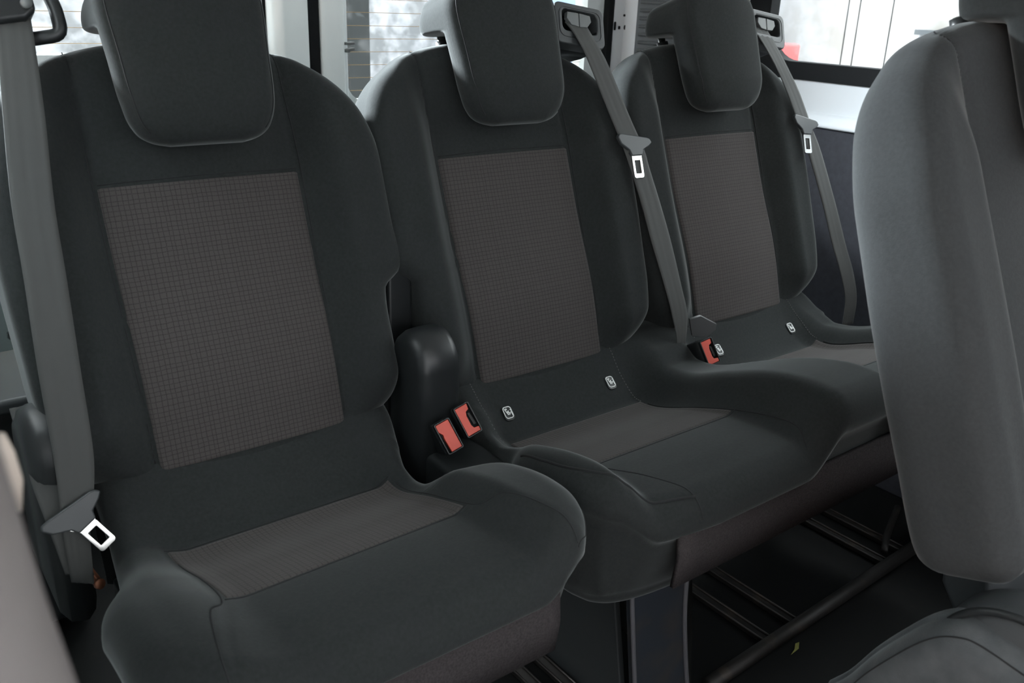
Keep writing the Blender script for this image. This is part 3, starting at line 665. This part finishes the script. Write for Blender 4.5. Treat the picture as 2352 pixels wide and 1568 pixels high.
# dark window pillar cover with vent louvres at the rear end of the side window
S(box('trim_15', (XW - .03, .46, .80), (XW, .80, ZR), TRIM, None, .006))
vo = empty('air_vent', (XW - .03, .7, 1.0), 'dark louvred vent on the rear side pillar behind the far headrest', 'vent')
box('vent_frame', (XW - .036, .56, .86), (XW - .028, .79, 1.2), PLAD, vo, .003)
for i in range(16): box('louvre', (XW - .044, .575, .875 + i * .02), (XW - .034, .775, .883 + i * .02), PLA, vo, .002)
# left wall: scuffed inner rear door panel, black box, doorway pillar
_in = rrect(.92, .45, .06, n=6, cx=.30, cy=1.14); _out = []
for a, b in _in:
    dx, dz = a - .30, b - 1.14; k = max(abs(dx) / .46, abs(dz) / .225); _out.append((.06 + dx / k / .46 * .84, .75 + dz / k / .225 * .75))
S(frame_plate('wall_left', _out, _in, lambda a, b, d: (XL - d, a, b), 0, .05, PAINT, None))
_in = rrect(1.1, 1.2, .06, n=6, cx=-1.45, cy=.80); _out = []
for a, b in _in:
    dx, dz = a + 1.45, b - .80; k = max(abs(dx) / .55, abs(dz) / .60); _out.append((-1.59 + dx / k / .55 * .81, .75 + dz / k / .60 * .75))
S(frame_plate('wall_left_front', _out, _in, lambda a, b, d: (XL - d, a, b), 0, .05, PAINT, None))
pane('window_4', [(XL - .03, -.18, .90), (XL - .03, .78, .90), (XL - .03, .78, 1.38), (XL - .03, -.18, 1.38)], (.004, 0, 0), GLASS2)
S(box('wall_front', (XL - .1, -2.42, 0), (XW + .1, -2.36, .82), TRIM, None))
pn = S(box('trim_16', (XL, YR - .03, .10), (.25, YR, .60), SCUF, None, .006))
S(tube('trim_17', [(XL, YR - .035, .272), (.0, YR - .035, .272)], .003, PAINT))
stk = prism('warning_sticker', [(-.20, YR - .034, .518), (-.133, YR - .034, .522), (-.128, YR - .034, .62), (-.20, YR - .034, .62)], (0, .003, 0), YEL)
tag(stk, 'small yellow sticker on the grey panel at the left edge of the photo', 'sticker')
bx = empty('storage_box', (-.2, .6, .3), 'black open plastic box behind the nearest seat, left of it', 'box')
box('box_body', (-.36, .42, .02), (-.155, .60, .44), PLA, bx, .02)
box('box_rim', (-.37, .40, .425), (-.150, .62, .45), PLAD, bx, .008)
pt = empty('door_pillar', (-.345, -.70, .8), 'blurred greyish brown padded door pillar edge in the lower left corner', 'pillar')
ppts = [(-.3575 + .0, -.705, .90 + .08), (-.351, -.70, .90), (-.349, -.70, .878), (-.345, -.70, .845), (-.340, -.70, .80), (-.330, -.70, .72), (-.31, -.70, .55)]
ppts = smooth_pts(ppts, 20); V, F = [], []
for i, p in enumerate(ppts):
    for k in range(16):
        a = 2 * math.pi * k / 16; V.append((p[0] - .035 + .035 * math.cos(a), p[1] - .06 + .06 * math.sin(a), p[2]))
for i in range(len(ppts) - 1):
    for k in range(16): F.append((i * 16 + k, i * 16 + (k + 1) % 16, i * 16 + 16 + (k + 1) % 16, i * 16 + 16 + k))
F += [tuple(range(16)), tuple(range(19 * 16 + 15, 19 * 16 - 1, -1))]
link('padding', V, F, PADM, pt)
tube('edge_trim', [(-.3425, -.64, .876), (-.3415, -.64, .868), (-.3400, -.64, .856), (-.3395, -.64, .842)], [.003, .004, .0035, .0008], BEIGE, pt)

# ------------------------------------------------------------------ floor fittings
rg = 'seat rails on the floor'
for x, lb in ((.372, 'worn metal floor rail just left of the bench leg, outer of two'), (.418, 'worn metal floor rail against the bench side panel'), (.775, 'scratched dark floor rail right of the bench leg'), (.855, 'dark floor rail under the middle of the bench'), (1.165, 'dark floor rail under the far end of the bench'), (1.235, 'farthest dark floor rail, near the side wall')):
    t = empty('floor_rail', (x, -.1, 0), lb, 'rail', rg)
    box('channel', (x - .009, -.30, 0.001), (x + .009, .35, .010), RAIL if x < .5 else STE, t, .002)
    for dx in (-.009, .009): tube('rail_lip', [(x + dx, -.30, .0115), (x + dx, .35, .0115)], .0022, RAIL if x < .5 else STE, t)
cb = tube('floor_crossbar', [(.60, -.31, .012), (1.38, -.29, .012)], .013, STE); cb.name = 'floor_crossbar'; tag(cb, 'worn dark crossbar lying along the floor in front of the bench', 'bar')
st = tube('floor_strut', smooth_pts([(1.180, -.272, .022), (1.235, -.245, .026), (1.34, -.205, .034)], 8), .007, STE); tag(st, 'thin dark strut running back from the crossbar beside the foreground seat', 'strut')
lf = prism('dry_leaf', [(.785, -.338, .002), (.80, -.334, .003), (.815, -.325, .002), (.822, -.328, .004), (.808, -.337, .003)], (0, 0, .001), LEAF); tag(lf, 'tiny yellowish leaf scrap on the dark floor by the crossbar', 'leaf')
fb_ = prism('side_wall_fitting', [(1.44, -.10, .50), (1.44, .02, .50), (1.44, .02, .53), (1.44, -.10, .53)], (-.02, 0, 0), PLAG, None, .003); tag(fb_, 'small grey block on the dark side panel beside the far seat', 'fitting')

# ------------------------------------------------------------------ outside
GRD = mat('outside_ground', (.42, .40, .38), .9, noise=(2, .3, .7, (.55, .55, .55)))
WALLM = mat('snowy_grey_wall', (.13, .135, .14), .9, noise=(9, .42, .60, (.30, .305, .32)))
WALLC = mat('cream_stone_wall', (.50, .47, .43), .9, noise=(5, .4, .6, (.62, .60, .57)))
WARM = mat('warm_bounce', (.50, .36, .30), .9)
DARK = mat('dark_post', (.012, .014, .014), .7)
BLU = mat('blue_paint', (.35, .48, .72), .3, coat=.5); TAIL = mat('tail_lamp', (.75, .10, .10), .25, coat=.5)
S(box('outside_ground', (-9, -9, -.60), (12, 9, -.55), GRD)).name = 'ground'
S(box('wall_outside_rear', (-4, 3.4, -.55), (5.2, 3.5, 1.55), WALLM))
S(box('sun_block_outside', (-.40, 3.5, -.55), (5.2, 3.7, 4.5), WALLM))  # unseen taller section added to keep sun off the right wall panel
S(box('wall_outside_right', (5.0, -6, -.55), (5.1, 3.3, 1.9), WALLC))
S(box('warm_bounce_wall', (-5, -6, -.55), (-4.9, 3, 2.2), WARM))  # unseen wall added to bounce warm light in through the doorway
po = box('dark_post', (.936, 1.5, -.55), (1.004, 1.56, 3), DARK); tag(po, 'dark upright post outside, seen through the left edge of the right rear window', 'post')

# parked van and building details seen through the right window
cv = empty('parked_van', (3.8, 3.0, -.55), 'blue vehicle outside with red tail lamp, seen through the right side window', 'van')
box('van_body', (2.9, 2.62, -.25), (4.55, 3.34, 1.45), BLU, cv, .12)
box('bumper', (2.88, 2.56, -.30), (4.58, 3.36, .10), PLA, cv, .04)
box('tail_lamp', (4.40, 2.50, .70), (4.58, 2.66, .835), TAIL, cv, .02)
WPAN = mat('white_cladding', (.72, .72, .72), .7)
bd = empty('cladding_panel', (4.95, 1.4, .4), 'white wall panel on the building outside, behind the right side window', 'panel')
box('panel_board', (4.90, -1.0, -.2), (4.96, 1.93, .92), WPAN, bd, .01)
box('panel_cap', (4.88, -1.0, .92), (4.97, 1.95, .95), PLAG, bd)
for y_, lb in ((.950, 'thin dark wire outside the right side window, leftmost of three'), (.905, 'thin dark wire outside the right side window, middle of three'), (.78, 'thin dark wire outside the right side window, nearest the foreground seat')):
    o = tube('wire', [(2.6, y_ - .04, -.5), (2.6, y_ + .02, 3.5)], .0022, DARK); tag(o, lb, 'wire', 'wires outside the side window')
